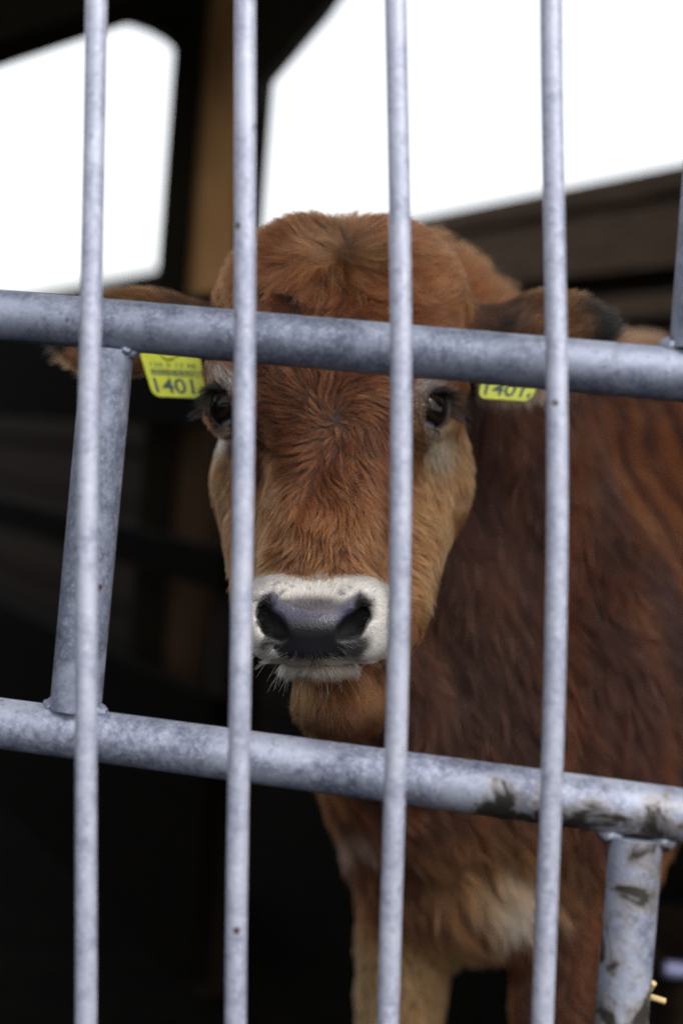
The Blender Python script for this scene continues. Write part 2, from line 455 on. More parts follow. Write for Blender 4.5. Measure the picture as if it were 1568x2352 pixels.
EL(733, 1528, 1.108, (.0285, .0095, .028), .004, grp=H)
EL(783, 1598, 1.19, (.036, .033, .045), .02, grp=H)
# orbits
EYE = {}
for s, ex, ey in ((1, 967, 942), (-1, 541, 936)):
    EL(ex, ey, 1.181, .0245, .012, grp=H)
    EL(ex-s*5, ey-48, 1.190, (.026, .014, .022), .012, grp=H, rot=(0, 0, s*.5))
    c = PC(ex, ey, 1.181)
    ax = np.array([s*.66, .0, -.75]); ax /= np.linalg.norm(ax)
    la = np.array([s*.46, .88, 0]); la = la-ax*(la @ ax); la /= np.linalg.norm(la)
    sa = np.cross(ax, la)
    EYE[s] = (c, ax, la, sa)
    def mk(c, ax, la, sa):
        def f(p):
            q = p-c; a_ = q @ la; b_ = q @ sa; h_ = q @ ax
            e = np.sqrt((a_/.0168)**2+(b_/.0118)**2)
            return np.maximum((e-1)*.0118, .004-h_)
        return f
    prim(mk(c, ax, la, sa), c+ax*.02, .03, .0012, '-', H)
# nostrils
for pts in (((834, 1384), (836, 1412), (812, 1438), (788, 1452)), ((606, 1380), (604, 1412), (626, 1440), (648, 1452))):
    rs = (.0040, .0066, .0088, .0062)
    for i in range(3):
        RC((*pts[i], 1.062), rs[i], (*pts[i+1], 1.062), rs[i+1], .004, '-', H)
        RC((*pts[i], 1.074), rs[i]*.95, (*pts[i+1], 1.074), rs[i+1]*.95, .004, '-', H)
# mouth slit
RC((645, 1514, 1.062), .0016, (725, 1519, 1.060), .0018, .002, '-', H)
RC((725, 1519, 1.060), .0018, (830, 1514, 1.064), .0016, .002, '-', H)
# ears
RC((1050, 765, 1.285), .030, (1165, 775, 1.28), .022, .02, grp='ear')
EL(1255, 787, 1.285, (.063, .046, .011), .014, grp='ear', rot=(-.25, -.15, .04))
EL(1268, 815, 1.266, (.044, .028, .011), .006, '-', 'ear', rot=(-.25, -.15, .04))
RC((515, 765, 1.285), .028, (410, 750, 1.29), .021, .02, grp='ear')
EL(292, 764, 1.30, (.068, .039, .011), .014, grp='ear', rot=(-.25, .15, .14))
EL(275, 790, 1.28, (.050, .024, .010), .006, '-', 'ear', rot=(-.25, .15, .14))
# neck, chest, trunk
RC((905, 790, 1.42), .088, (1190, 1350, 1.66), .17, .05, grp='neck')
RC((975, 735, 1.42), .050, (1380, 1090, 1.85), .12, .05, grp='neck')
RC((880, 1180, 1.42), .075, (1080, 1600, 1.56), .14, .05, grp='neck')
RC((810, 1500, 1.31), .045, (930, 1780, 1.47), .075, .05, grp='neck')
EL(1120, 1690, 1.60, (.165, .205, .20), .05)
EL(950, 1740, 1.53, (.072, .14, .12), .05); EL(1340, 1640, 1.56, (.105, .22, .15), .05)
EL(1110, 2040, 1.52, (.10, .062, .09), .04)
EL(1440, 1050, 1.92, (.12, .15, .17), .06)
fw = w2c(np.array([[math.sin(math.radians(52)), math.cos(math.radians(52)), 0]])+CAMP)[0]
up = w2c(np.array([[0, 0, 1.0]])+CAMP)[0]
T0 = PC(1290, 1400, 1.86)
RC(T0, .255, T0+fw*.62-up*.02, .27, .08, grp='trunk'); RC(T0+fw*.6+up*.01, .26, T0+fw*.95+up*.03, .20, .08, grp='trunk')
def gz(pc, z):                    # same place at another height above the ground
    wv = c2w(pc)[0]; wv[2] = z; return w2c(wv)[0]
def mv(pc, dx=0, dy=0, z=0):
    wv = c2w(pc)[0]; return w2c(np.array([wv[0]+dx, wv[1]+dy, z]))[0]
HOOF = []
def foreleg(x, y, d, r0, r1):
    a = PC(x, y, d); b = gz(a, .32); c1 = gz(a, .27)
    RC(a, r0, b, r1, .03, grp='leg'); EL(0, 0, 1, (.038, .036, .040), .015, grp='leg', cam_=gz(a, .29))
    RC(c1, .030, mv(a, 0, .01, .13), .025, .015, grp='leg'); EL(0, 0, 1, .034, .012, grp='leg', cam_=mv(a, 0, .01, .12))
    RC(mv(a, 0, .01, .12), .027, mv(a, 0, -.02, .06), .030, .012, grp='leg'); HOOF.append(c2w(mv(a, 0, -.03, .03))[0])
foreleg(948, 1960, 1.52, .060, .041)
foreleg(1318, 1960, 1.50, .066, .046)
side = w2c(np.array([[math.cos(math.radians(52)), -math.sin(math.radians(52)), 0]])+CAMP)[0]
for s in (-1, 1):
    hip = T0+fw*.95+side*s*.12; wv = c2w(hip)[0]
    k_ = w2c(np.array([wv[0]-.10, wv[1]-.05, .60]))[0]; hk = w2c(np.array([wv[0]+.10, wv[1]+.09, .40]))[0]
    ft = w2c(np.array([wv[0]+.03, wv[1]+.03, .10]))[0]; f2 = w2c(np.array([wv[0]-.01, wv[1], .055]))[0]
    RC(hip, .15, k_, .085, .05, grp='trunk'); RC(k_, .08, hk, .038, .03, grp='leg'); RC(hk, .037, ft, .027, .02, grp='leg')
    RC(ft, .03, f2, .03, .01, grp='leg'); HOOF.append(c2w(f2)[0]+np.array([-.01, -.01, -.025]))
tl = c2w(T0+fw*1.13+up*.12)[0]
RC(w2c(tl)[0], .035, w2c(tl+np.array([.06, .05, -.45]))[0], .018, .03, grp='trunk')

def sdf(p, only=None, skip=None):
    d = np.full(len(p), 9.0)
    for fn, c, R, k, op, g in PR:
        if only and g not in only: continue
        if skip and g in skip: continue
        v = fn(p)
        if op == '+':
            h = np.maximum(k-np.abs(d-v), 0)/k; d = np.minimum(d, v)-h*h*k*.25
        else:
            v = -v; h = np.maximum(k-np.abs(d-v), 0)/k; d = np.maximum(d, v)+h*h*k*.25
    return d
def surface(h, B=12):
    lo = np.array([1e9]*3); hi = -lo
    for fn, c, R, k, op, g in PR:
        if op == '+': lo = np.minimum(lo, c-R-.03); hi = np.maximum(hi, c+R+.03)
    nb = np.ceil((hi-lo)/(B*h)).astype(int)
    I = np.stack(np.meshgrid(*[np.arange(v) for v in nb], indexing='ij'), -1).reshape(-1, 3)
    cen = lo+(I+.5)*B*h
    keep = np.abs(sdf(cen)) < B*h*.87*1.5+.01
    I = I[keep]; cen = cen[keep]; hd = B*h*.87
    loc = np.stack(np.meshgrid(*[np.arange(B+1)]*3, indexing='ij'), -1).reshape(-1, 3)
    dims = nb*B+2
    key = lambda g: (g[..., 0]*dims[1]+g[..., 1])*dims[2]+g[..., 2]
    cells, cpos, quads = [], [], []
    n1 = B+1
    for b0 in range(0, len(I), 300):
        Ib = I[b0:b0+300]; cb = cen[b0:b0+300]; m = len(Ib)
        gi = (Ib[:, None, :]*B+loc[None]); p = lo+gi*h
        d = np.full((m, len(loc)), 9.0)
        for fn, c, R, k, op, g in PR:
            sel = np.nonzero(np.linalg.norm(cb-c, axis=1) < R+hd+k+.02)[0]
            if not len(sel): continue
            v = fn(p[sel].reshape(-1, 3)).reshape(len(sel), -1); dd = d[sel]
            if op == '+':
                hh = np.maximum(k-np.abs(dd-v), 0)/k; d[sel] = np.minimum(dd, v)-hh*hh*k*.25
            else:
                v = -v; hh = np.maximum(k-np.abs(dd-v), 0)/k; d[sel] = np.maximum(dd, v)+hh*hh*k*.25
        D = d.reshape(m, n1, n1, n1)
        # cells
        cs = np.zeros((m, B, B, B, 3)); cn = np.zeros((m, B, B, B))
        for ax in range(3):
            for u in (0, 1):
                for v_ in (0, 1):
                    sl0 = [slice(None)]+[None]*3; sl1 = [slice(None)]+[None]*3; oth = [q for q in range(3) if q != ax]
                    off = [0, 0, 0]; off[oth[0]] = u; off[oth[1]] = v_
                    for q in range(3):
                        o_ = off[q]; sl0[q+1] = slice(o_, o_+B); sl1[q+1] = slice(o_, o_+B)
                    sl1[ax+1] = slice(1, B+1)
                    a_ = D[tuple(sl0)]; b_ = D[tuple(sl1)]
                    x = (a_ < 0) != (b_ < 0)
                    t = np.where(x, a_/(a_-b_+1e-12), 0)
                    pos = np.zeros((m, B, B, B, 3)); pos[..., oth[0]] = u; pos[..., oth[1]] = v_; pos[..., ax] = t
                    cs += pos*x[..., None]; cn += x
        on_ = cn > 0
        ci = np.argwhere(on_); g = Ib[ci[:, 0]]*B+ci[:, 1:]
        cells.append(key(g)); cpos.append(lo+(g+cs[on_]/cn[on_][:, None])*h)
        for ax in range(3):
            a_ = D[:, :B, :B, :B]; sl = [slice(None)]+[slice(0, B)]*3; sl[ax+1] = slice(1, B+1); b_ = D[tuple(sl)]
            x = (a_ < 0) != (b_ < 0); ei = np.argwhere(x); g = Ib[ei[:, 0]]*B+ei[:, 1:]
            oth = [(ax+1) % 3, (ax+2) % 3]; u = np.zeros(3, int); u[oth[0]] = 1; v_ = np.zeros(3, int); v_[oth[1]] = 1
            q = np.stack([key(g-u-v_), key(g-v_), key(g), key(g-u)], 1)
            fl = a_[x] >= 0; q[fl] = q[fl][:, ::-1]; quads.append(q)
    cells = np.concatenate(cells); cpos = np.concatenate(cpos); Q = np.concatenate(quads)
    o = np.argsort(cells); cells = cells[o]; cpos = cpos[o]
    ix = np.searchsorted(cells, Q); ix = np.minimum(ix, len(cells)-1)
    ok = (cells[ix] == Q).all(1)
    return cpos, ix[ok]
import time as _t
_t0 = _t.time()
HV, HF = surface(.0036)
print('surface', len(HV), len(HF), _t.time()-_t0)
def vnormals(V, F):
    n = np.cross(V[F[:, 2]]-V[F[:, 0]], V[F[:, 3]]-V[F[:, 1]])
    out = np.zeros_like(V)
    for i in range(4): np.add.at(out, F[:, i], n)
    return out/(np.linalg.norm(out, axis=1, keepdims=True)+1e-12)
# one Newton step onto the exact surface for the head
e = 8e-4
sel = np.nonzero(HV[:, 2] < 1.40)[0]
for _ in range(2):
    p = HV[sel]; d0 = sdf(p)
    g = np.stack([(sdf(p+np.eye(3)[i]*e)-sdf(p-np.eye(3)[i]*e))/(2*e) for i in range(3)], 1)
    st = d0[:, None]*g/np.maximum((g*g).sum(1, keepdims=True), .3); ln = np.linalg.norm(st, axis=1, keepdims=True)
    HV[sel] = p-st*np.minimum(1, .0018/(ln+1e-9))
HN = vnormals(HV, HF)
if (HN*(HV-HV.mean(0))).sum(1).mean() < 0: HF = HF[:, ::-1].copy(); HN = -HN
print('newton', _t.time()-_t0)

# ---- fields over the coat (positions in camera axes; px, py are frame units)
PAD = np.array([(598, 1376), (612, 1362), (630, 1362), (655, 1384), (690, 1400), (722, 1406), (765, 1400), (805, 1376), (828, 1362), (850, 1384), (852, 1420), (833, 1462), (806, 1488), (790, 1517), (648, 1517), (628, 1488), (602, 1455), (588, 1425), (588, 1388)], float)
def inpoly(x, y, pg):
    c = np.zeros(len(x), bool); j = len(pg)-1
    for i in range(len(pg)):
        xi, yi = pg[i]; xj, yj = pg[j]
        c ^= ((yi > y) != (yj > y)) & (x < (xj-xi)*(y-yi)/(yj-yi+1e-9)+xi); j = i
    return c
def sn(p, f, seed=0, n=5):        # smooth vector noise
    r = np.random.default_rng(seed); out = 0
    for i in range(n):
        k = r.normal(size=3); k = k/np.linalg.norm(k)*f*r.uniform(.6, 1.6); out = out+np.sin(p @ k+r.uniform(0, 6.3))
    return out/math.sqrt(n)
def sm(a, b, x): t = np.clip((x-a)/(b-a), 0, 1); return t*t*(3-2*t)
def blobw(x, y, cx, cy, rx, ry, ang=0):
    u = (x-cx)*math.cos(ang)+(y-cy)*math.sin(ang); v = -(x-cx)*math.sin(ang)+(y-cy)*math.cos(ang)
    return np.exp(-((u/rx)**2+(v/ry)**2)*1.2)
def groups(p):
    ds = np.stack([sdf(p, only=[g]) for g in ('head', 'ear', 'neck', 'body', 'trunk', 'leg')], 1)
    return ds.argmin(1), ds
BROWN = lin((114, 62, 34)); DKB = lin((74, 38, 22)); TAN = lin((172, 108, 62)); PALE = lin((244, 206, 170)); ORG = lin((162, 98, 58))
WHITE = lin((248, 240, 230)); SLATE = lin((78, 72, 80)); EARB = lin((70, 42, 24)); BLK = lin((15, 12, 12)); BODYC = lin((56, 25, 11))
GREYW = lin((176, 160, 152)); SALM = lin((186, 108, 70))
def lerp(a, b, w): return a*(1-w[:, None])+b*w[:, None]
def wtop(x):                      # upper edge of the white muzzle
    return np.interp(x, [480, 540, 585, 610, 660, 735, 800, 850, 885, 900, 960], [1420, 1345, 1320, 1313, 1320, 1328, 1322, 1321, 1334, 1352, 1440])
SPOTS = [(random.uniform(612, 825), random.uniform(1338, 1382)) for _ in range(46)]
def colour(p, grp):
    x, y = toD(p); n = len(p)
    c = np.tile(BROWN, (n, 1)); n4 = sn(p, 160, 17)
    n1 = sn(p, 90, 3); n2 = sn(p, 30, 4); n3 = sn(p*np.array([1, .18, 1]), 75, 9)
    head = grp == 0
    c = lerp(c, DKB, np.clip(.55+.2*n1, 0, 1)*sm(1180, 1000, y)*sm(620, 760, y))
    c = lerp(c, lin((146, 108, 74)), .5*blobw(x, y, 795, 572, 55, 50))
    c = lerp(c, ORG, .65*blobw(x, y, 745, 1270, 150, 110))
    c = lerp(c, ORG, .30*sm(930, 1010, x)*sm(900, 700, y))
    ck = sm(880, 985, x)*sm(900, 1000, y)*sm(1620, 1300, y); c = lerp(c, TAN, ck*np.clip(.75+.12*n1, 0, 1))
    c = lerp(c, lin((112, 68, 38)), sm(600, 520, x)*sm(960, 1050, y)*.8*sm(1620, 1300, y))  # left cheek darker: shaded side of the face painted into the coat
    for ex, ey, rx, ry in ((1004, 1018, 27, 44), (518, 1000, 18, 26)):
        c = lerp(c, PALE, np.clip(1.0*blobw(x, y, ex, ey, rx, ry), 0, 1))
    for ex, ey, a_ in ((972, 884, .45), (530, 878, -.45)):
        c = lerp(c, GREYW, np.clip(1.1*blobw(x, y, ex, ey, 40, 20, -a_), 0, 1))
    c = lerp(c, lin((196, 150, 110)), .8*blobw(x, y, 960, 925, 12, 60, -.3))
    for ex, ey in ((972, 1005), (535, 1005)):
        c = lerp(c, DKB, .8*blobw(x, y, ex-8, ey+10, 9, 26))
    wh = sm(-8, 8, y+6*n4-wtop(x))*(p[:, 2] < 1.150)*sm(1560, 1530, y)*sm(915, 900, x); c = lerp(c, WHITE, wh)
    # greyish hair just above and dark hair beneath the nose pad
    c = lerp(c, lin((128, 120, 122)), wh*np.clip(1.3*blobw(x, y, 715, 1392, 85, 26), 0, 1)); c = lerp(c, lin((96, 90, 94)), wh*np.clip(1.2*blobw(x, y, 718, 1408, 60, 14), 0, 1))
    c = lerp(c, lin((52, 48, 50)), np.clip(1.5*blobw(x, y, 815, 1490, 40, 18, -.6), 0, 1)*wh)
    c = lerp(c, lin((70, 66, 66)), np.clip(1.1*blobw(x, y, 612, 1478, 16, 26, .5), 0, 1)*wh)
    lip = (y > 1512) & (y < 1580) & (p[:, 2] < 1.15); c[lip] = lerp(WHITE*np.array([.62, .56, .46]), lin((120, 78, 48)), np.clip(sm(1535, 1565, y[lip])+.3*n4[lip]+.15, 0, 1))
    chin = head & (y > 1560); c[chin] = lerp(lin((92, 52, 28)), lin((134, 82, 44)), np.clip(.35+.4*n1[chin], 0, 1))  # chin coat darkened to stand in for shadow
    for sx, sy in SPOTS:
        c = lerp(c, lin((92, 78, 82)), .6*((x-sx)**2+(y-sy)**2 < 7)*(wh > .5))
    # ears
    er = grp == 1
    ce = lerp(EARB, lin((120, 76, 38)), np.clip(.3+.35*n3, 0, 1)*np.where(x > 784, sm(1150, 1330, x), sm(430, 330, x)))
    ce = lerp(ce, BLK, np.where(x > 784, sm(1310, 1365, x-.25*(y-760)+10*n1), 0*x))
    ce = lerp(ce, BLK, .8*np.where(x > 784, blobw(x, y, 1150, 750, 60, 50), 0*x))
    ce = lerp(ce, DKB, np.where(x > 784, sm(1130, 1070, x), sm(440, 500, x))*.8)
    ce = lerp(ce, lin((210, 186, 170)), np.where(x > 784, sm(880, 905, y), 0*x))
    ce = lerp(ce, SALM, np.clip(1.0*blobw(x, y, 185, 800, 30, 30), 0, 1)); ce = lerp(ce, BLK, np.where(x < 784, sm(170, 140, x+10*n1), 0*x))
    c = np.where(er[:, None], ce, c)
    # neck, trunk, legs
    bd = grp >= 2
    cb = lerp(BODYC, lin((124, 62, 27)), np.clip(.2+.42*n3, 0, 1))
    cb = lerp(cb, lin((24, 12, 7)), np.clip(.5*sn(p*np.array([1, .35, 1]), 22, 21)+.1, 0, 1))
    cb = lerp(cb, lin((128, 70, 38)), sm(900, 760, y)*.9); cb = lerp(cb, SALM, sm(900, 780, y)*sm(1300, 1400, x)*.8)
    cb = lerp(cb, lin((34, 20, 15)), np.clip(.75*blobw(x, y, 1090, 1560, 190, 260)*(1+.4*n3), 0, 1))  # shadow of head and neck painted into the coat behind the jaw
    cb = lerp(cb, lin((132, 86, 48)), np.clip(.75*blobw(x, y, 1120, 2010, 190, 130), 0, 1))
    cb = lerp(cb, lin((190, 160, 134)), np.clip(.95*blobw(x, y, 1175, 2055, 62, 70)*(1+.3*n1), 0, 1))
    cb = lerp(cb, lin((196, 140, 118)), np.clip(.9*blobw(x, y, 800, 1905, 45, 30), 0, 1))
    lg = sm(2090, 2210, y)*((x < 1085)); cb = lerp(cb, lin((176, 122, 74)), lg*.9)
    cb = lerp(cb, lin((150, 82, 34)), sm(1470, 1520, x)*sm(1850, 1950, y)*.7)
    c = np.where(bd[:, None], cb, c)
    return np.clip(c, .004, 1)
def bare(p):
    x, y = toD(p); pad = inpoly(x, y, PAD) & (p[:, 2] < 1.12)
    out = pad.copy()
    for s, (c, ax, la, sa) in EYE.items():
        q = p-c; e_ = np.sqrt(((q @ la)/.0180)**2+((q @ sa)/.0134)**2)
        out |= (e_ < 1) & (q @ ax > 0)
    return out, pad
def shrink(x, y, f): c_ = PAD.mean(0); return c_[0]+(x-c_[0])*f, c_[1]+(y-c_[1])*f

vg, _ = groups(HV)
vc = colour(HV, vg)
br, pad = bare(HV)
xv, yv = toD(HV)
lum = vc.mean(1); vc = vc*np.where(vg == 1, .4, .18+.62*sm(.25, .75, lum))[:, None]
vc[br] = lin((14, 11, 11))
pn = sn(HV, 160, 31); wetv = pad.astype(np.float32)
topd = np.minimum(np.abs(yv-np.interp(xv, [598, 630, 655, 690, 722, 765, 805, 828, 850], [1376, 1362, 1384, 1400, 1406, 1400, 1376, 1362, 1384])), 60)
near = (np.abs(yv-1440) < 90) & (np.abs(xv-718) < 150) & (HV[:, 2] < 1.12) & ~pad
vc[near] = lerp(lin((96, 90, 94)), vc[near], sm(1, 14, topd[near]+6*pn[near])*np.where(yv[near] < 1440, 1, 1))
vc[pad] = lerp(lin((64, 62, 84)), lin((30, 28, 30)), np.clip(sm(1408, 1436, yv[pad])+.08*pn[pad], 0, 1))  # sky-lit top and shaded lower half of the nose painted as colour
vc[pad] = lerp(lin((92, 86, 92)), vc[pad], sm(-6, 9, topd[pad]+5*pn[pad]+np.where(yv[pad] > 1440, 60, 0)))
for pts in (((834, 1384), (836, 1412), (812, 1438), (788, 1452)), ((606, 1380), (604, 1412), (626, 1440), (648, 1452))):
    for i in range(3):
        a_ = np.array(pts[i], float); b_ = np.array(pts[i+1], float); q = np.stack([xv, yv], 1)
        t = np.clip(((q-a_) @ (b_-a_))/((b_-a_) @ (b_-a_)), 0, 1); dd = np.linalg.norm(q-a_-t[:, None]*(b_-a_), axis=1)
        m_ = pad & (dd < 26) & (HV[:, 2] < 1.14); vc[m_] = lerp(lin((6, 5, 6)), vc[m_], sm(16, 25, dd[m_])); wetv[m_] = np.minimum(wetv[m_], sm(16, 24, dd[m_]))  # nostril recess painted near-black so it looks unlit
lipm = (np.abs(yv-1517) < 7) & (xv > 640) & (xv < 835) & (HV[:, 2] < 1.1); vc[lipm] = lin((58, 34, 24))

def skin_mat():
    m, t, b = nodes('calf_skin')
    a_ = N(t, 'ShaderNodeAttribute', attribute_name='col')
    g = N(t, 'ShaderNodeTexCoord').outputs['Object']
    t.links.new(a_.outputs['Color'], b.inputs['Base Color']); 
    r_ = N(t, 'ShaderNodeAttribute', attribute_name='wet')
    mr = N(t, 'ShaderNodeMapRange'); mr.inputs[3].default_value = .75; mr.inputs[4].default_value = .30
    t.links.new(r_.outputs['Fac'], mr.inputs[0]); t.links.new(mr.outputs[0], b.inputs['Roughness'])
    v = N(t, 'ShaderNodeTexVoronoi'); v.inputs['Scale'].default_value = 620; t.links.new(g, v.inputs['Vector'])
    h_ = math_(t, 'ADD', v.outputs['Distance'], math_(t, 'MULTIPLY', noise(t, g, 260, 3), .8))
    bump(t, b, h_, .38, .0006)
    return m
calf_loc = Vector((P(1120, 1700, 1.6).x, P(1120, 1700, 1.6).y, 0))
me = mesh_np('calf', c2w(HV)-np.array(calf_loc), HF[:, ::-1].copy())
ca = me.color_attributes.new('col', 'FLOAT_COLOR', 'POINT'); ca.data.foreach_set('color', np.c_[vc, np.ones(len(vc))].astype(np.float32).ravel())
wa = me.attributes.new('wet', 'FLOAT', 'POINT'); wa.data.foreach_set('value', wetv)
me.materials.append(skin_mat()); me.polygons.foreach_set('use_smooth', np.ones(len(me.polygons), bool))
calf = bpy.data.objects.new('calf', me); C.objects.link(calf); calf.location = calf_loc
tag(calf, 'reddish brown calf with white muzzle standing behind the bars and facing the camera', 'calf')
_bm_check = None

# ---- coat
def hair_mat():
    m = bpy.data.materials.new('coat_hair'); m.use_nodes = True; t = m.node_tree; t.nodes.clear()
    o = N(t, 'ShaderNodeOutputMaterial'); h_ = N(t, 'ShaderNodeBsdfHairPrincipled')
    try: h_.model = 'CHIANG'
    except Exception: pass
    h_.parametrization = 'COLOR'
    a_ = N(t, 'ShaderNodeAttribute', attribute_name='col')
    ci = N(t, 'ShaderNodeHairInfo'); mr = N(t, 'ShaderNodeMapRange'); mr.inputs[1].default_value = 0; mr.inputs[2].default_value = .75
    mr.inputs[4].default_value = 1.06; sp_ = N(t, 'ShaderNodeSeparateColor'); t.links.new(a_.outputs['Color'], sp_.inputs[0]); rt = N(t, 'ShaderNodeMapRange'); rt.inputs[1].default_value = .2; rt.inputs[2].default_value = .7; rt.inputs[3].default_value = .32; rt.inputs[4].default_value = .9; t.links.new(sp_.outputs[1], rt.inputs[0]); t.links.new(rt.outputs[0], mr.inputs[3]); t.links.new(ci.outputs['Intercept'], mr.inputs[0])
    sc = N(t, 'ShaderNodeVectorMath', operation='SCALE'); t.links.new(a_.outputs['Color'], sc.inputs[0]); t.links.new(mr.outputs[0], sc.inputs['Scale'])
    t.links.new(sc.outputs[0], h_.inputs['Color'])
    rg = N(t, 'ShaderNodeAttribute', attribute_name='rg'); t.links.new(rg.outputs['Fac'], h_.inputs['Roughness']); h_.inputs['IOR'].default_value = 1.40; h_.inputs['Radial Roughness'].default_value = .6
    if 'Coat' in h_.inputs: h_.inputs['Coat'].default_value = 0
    t.links.new(h_.outputs[0], o.inputs['Surface']); return m
M_HAIR = hair_mat()
def make_curves(name, pts, rad, col, parent, mat, rad_tip=.25, rgh=.35):
    n, K, _ = pts.shape
    cu = bpy.data.hair_curves.new(name); cu.add_curves([K]*n)
    base = np.array(parent.location)
    wp = c2w(pts.reshape(-1, 3))-base
    cu.position_data.foreach_set('vector', wp.astype(np.float32).ravel())
    taper = np.linspace(1, rad_tip, K)**.8
    r = (rad[:, None]*taper[None]).astype(np.float32)
    at = cu.attributes.get('radius') or cu.attributes.new('radius', 'FLOAT', 'POINT'); at.data.foreach_set('value', r.ravel())
    ac = cu.attributes.new('col', 'FLOAT_COLOR', 'CURVE'); ac.data.foreach_set('color', np.c_[col, np.ones(n)].astype(np.float32).ravel())
    ar = cu.attributes.new('rg', 'FLOAT', 'CURVE'); ar.data.foreach_set('value', np.broadcast_to(rgh, (n,)).astype(np.float32).copy())
    cu.materials.append(mat)
    o = bpy.data.objects.new(name, cu); C.objects.link(o); o.parent = parent
    return o
def unit(v): return v/(np.linalg.norm(v, axis=1, keepdims=True)+1e-9)
W1 = np.array([775., 962.]); W2 = np.array([795., 562.])
def flow2d(x, y, p):
    q = np.stack([x, y], 1)
    r1 = q-W1; r2 = q-W2
    d1 = np.linalg.norm(r1, axis=1, keepdims=True); d2 = np.linalg.norm(r2, axis=1, keepdims=True)
    w1 = np.exp(-(d1/330)**2)+.02; w2 = np.exp(-(d2/210)**2)*1.2
    sw = np.stack([-r1[:, 1], r1[:, 0]], 1)/d1*.25
    f = w1*(r1/(d1+1)+sw)+w2*(r2/(d2+1)+np.stack([-r2[:, 1], r2[:, 0]], 1)/(d2+1)*-.3)
    dn = sm(1000, 1200, y)[:, None]
    side_ = np.clip((x-755)/190, -1.3, 1.3)
    f2 = np.stack([side_*.75+.10*np.sin(y/33.+x/60), np.full(len(x), .8)], 1)
    f = f*(1-dn)+f2*dn
    # cheeks sweep back and down
    ck = (sm(920, 1000, x)*sm(900, 980, y)+sm(600, 520, x)*sm(900, 980, y))[:, None]
    f3 = np.stack([np.sign(x-784)*.28, np.full(len(x), 1.0)], 1); f = f*(1-ck)+f3*ck
    # muzzle: short hair runs outward from the nose pad
    mz = sm(-10, 25, y-wtop(x))[:, None]*(p[:, 2] < 1.17)[:, None]
    r3 = q-np.array([716., 1440.]); f4 = r3/(np.linalg.norm(r3, axis=1, keepdims=True)+1); f = f*(1-mz)+f4*mz
    f += .34*np.stack([sn(p, 95, 41), sn(p, 95, 42)], 1)*(1-.6*mz)
    return f
# areas of quads and how densely they carry hair
fc = HV[HF].mean(1); fn_ = unit(np.cross(HV[HF[:, 2]]-HV[HF[:, 0]], HV[HF[:, 3]]-HV[HF[:, 1]]))
if (fn_*HN[HF[:, 0]]).sum(1).mean() < 0: fn_ = -fn_
area = .5*np.linalg.norm(np.cross(HV[HF[:, 2]]-HV[HF[:, 0]], HV[HF[:, 3]]-HV[HF[:, 1]]), axis=1)
fg, fds = groups(fc)
xf, yf = toD(fc)
facing = -(fn_*unit(fc)).sum(1)
infr = (xf > -80) & (xf < 1700) & (yf > 300) & (yf < 2500)
dens = np.where(fg == 0, 9.5e5, np.where(fg == 1, 8e5, 2.8e5))
dens = np.where(fc[:, 2] > 1.75, 2.0e5, dens)
dens = dens*np.where(facing > -.25, 1, .25)*np.where(infr, 1, .12)
fb, fp = bare(fc); dens[fb & ~fp] = 0
inside_head = (fg == 0) & (fc[:, 2] < 1.165) & (yf > 1310) & (yf < 1560)
dens[inside_head] *= 1.7
cnt = rng.poisson(dens*area); fi = np.repeat(np.arange(len(HF)), cnt)
u = rng.random(len(fi)); v = rng.random(len(fi))
q = HV[HF[fi]]; nq = HN[HF[fi]]
bw = np.stack([(1-u)*(1-v), u*(1-v), u*v, (1-u)*v], 1)[:, :, None]
roots = (q*bw).sum(1); nor = unit((nq*bw).sum(1))
kb, kp = bare(roots); xr, yr = toD(roots); f_ = 1+rng.exponential(.075, len(roots)); f_ = np.where(rng.random(len(roots)) < .25, 1, f_)
kp &= inpoly(*shrink(xr, yr, f_), PAD); eyeb = kb & ~inpoly(xr, yr, PAD); kb = kp | eyeb; roots = roots[~kb]; nor = nor[~kb]
grp, gds = groups(roots)
x, y = toD(roots); nR = len(roots)
print('hairs', nR, _t.time()-_t0)
f2 = flow2d(x, y, roots)
f3 = np.stack([f2[:, 0], -f2[:, 1], np.zeros(nR)], 1)
sidef = np.where(x > 784, 1, -1)
back = (grp == 0) & (roots[:, 2] > 1.22); f3[back, 2] += .35
# ears
er = grp == 1
fe = np.stack([sidef*1.0, np.where(y < 790, .35, -.55)+0*x, np.full(nR, .05)], 1)
fe[:, 1] += .2*sn(roots, 60, 77)
lowf = er & (y > 860); fe[lowf] = np.array([.12, -1, -.1])
f3 = np.where(er[:, None], fe, f3)
# body
bd = grp >= 2
fbv = np.stack([.25+.25*sn(roots, 14, 51), -1+0*x, .15+.2*sn(roots, 14, 52)], 1)
crest = bd & (y < 900); fbv[crest] = np.array([.75, .25, .3])
f3 = np.where(bd[:, None], fbv+.25*np.stack([sn(roots, 60, 61), sn(roots, 60, 62), sn(roots, 60, 63)], 1), f3)
f3 = unit(f3); f3 = unit(f3-nor*(f3*nor).sum(1, keepdims=True))
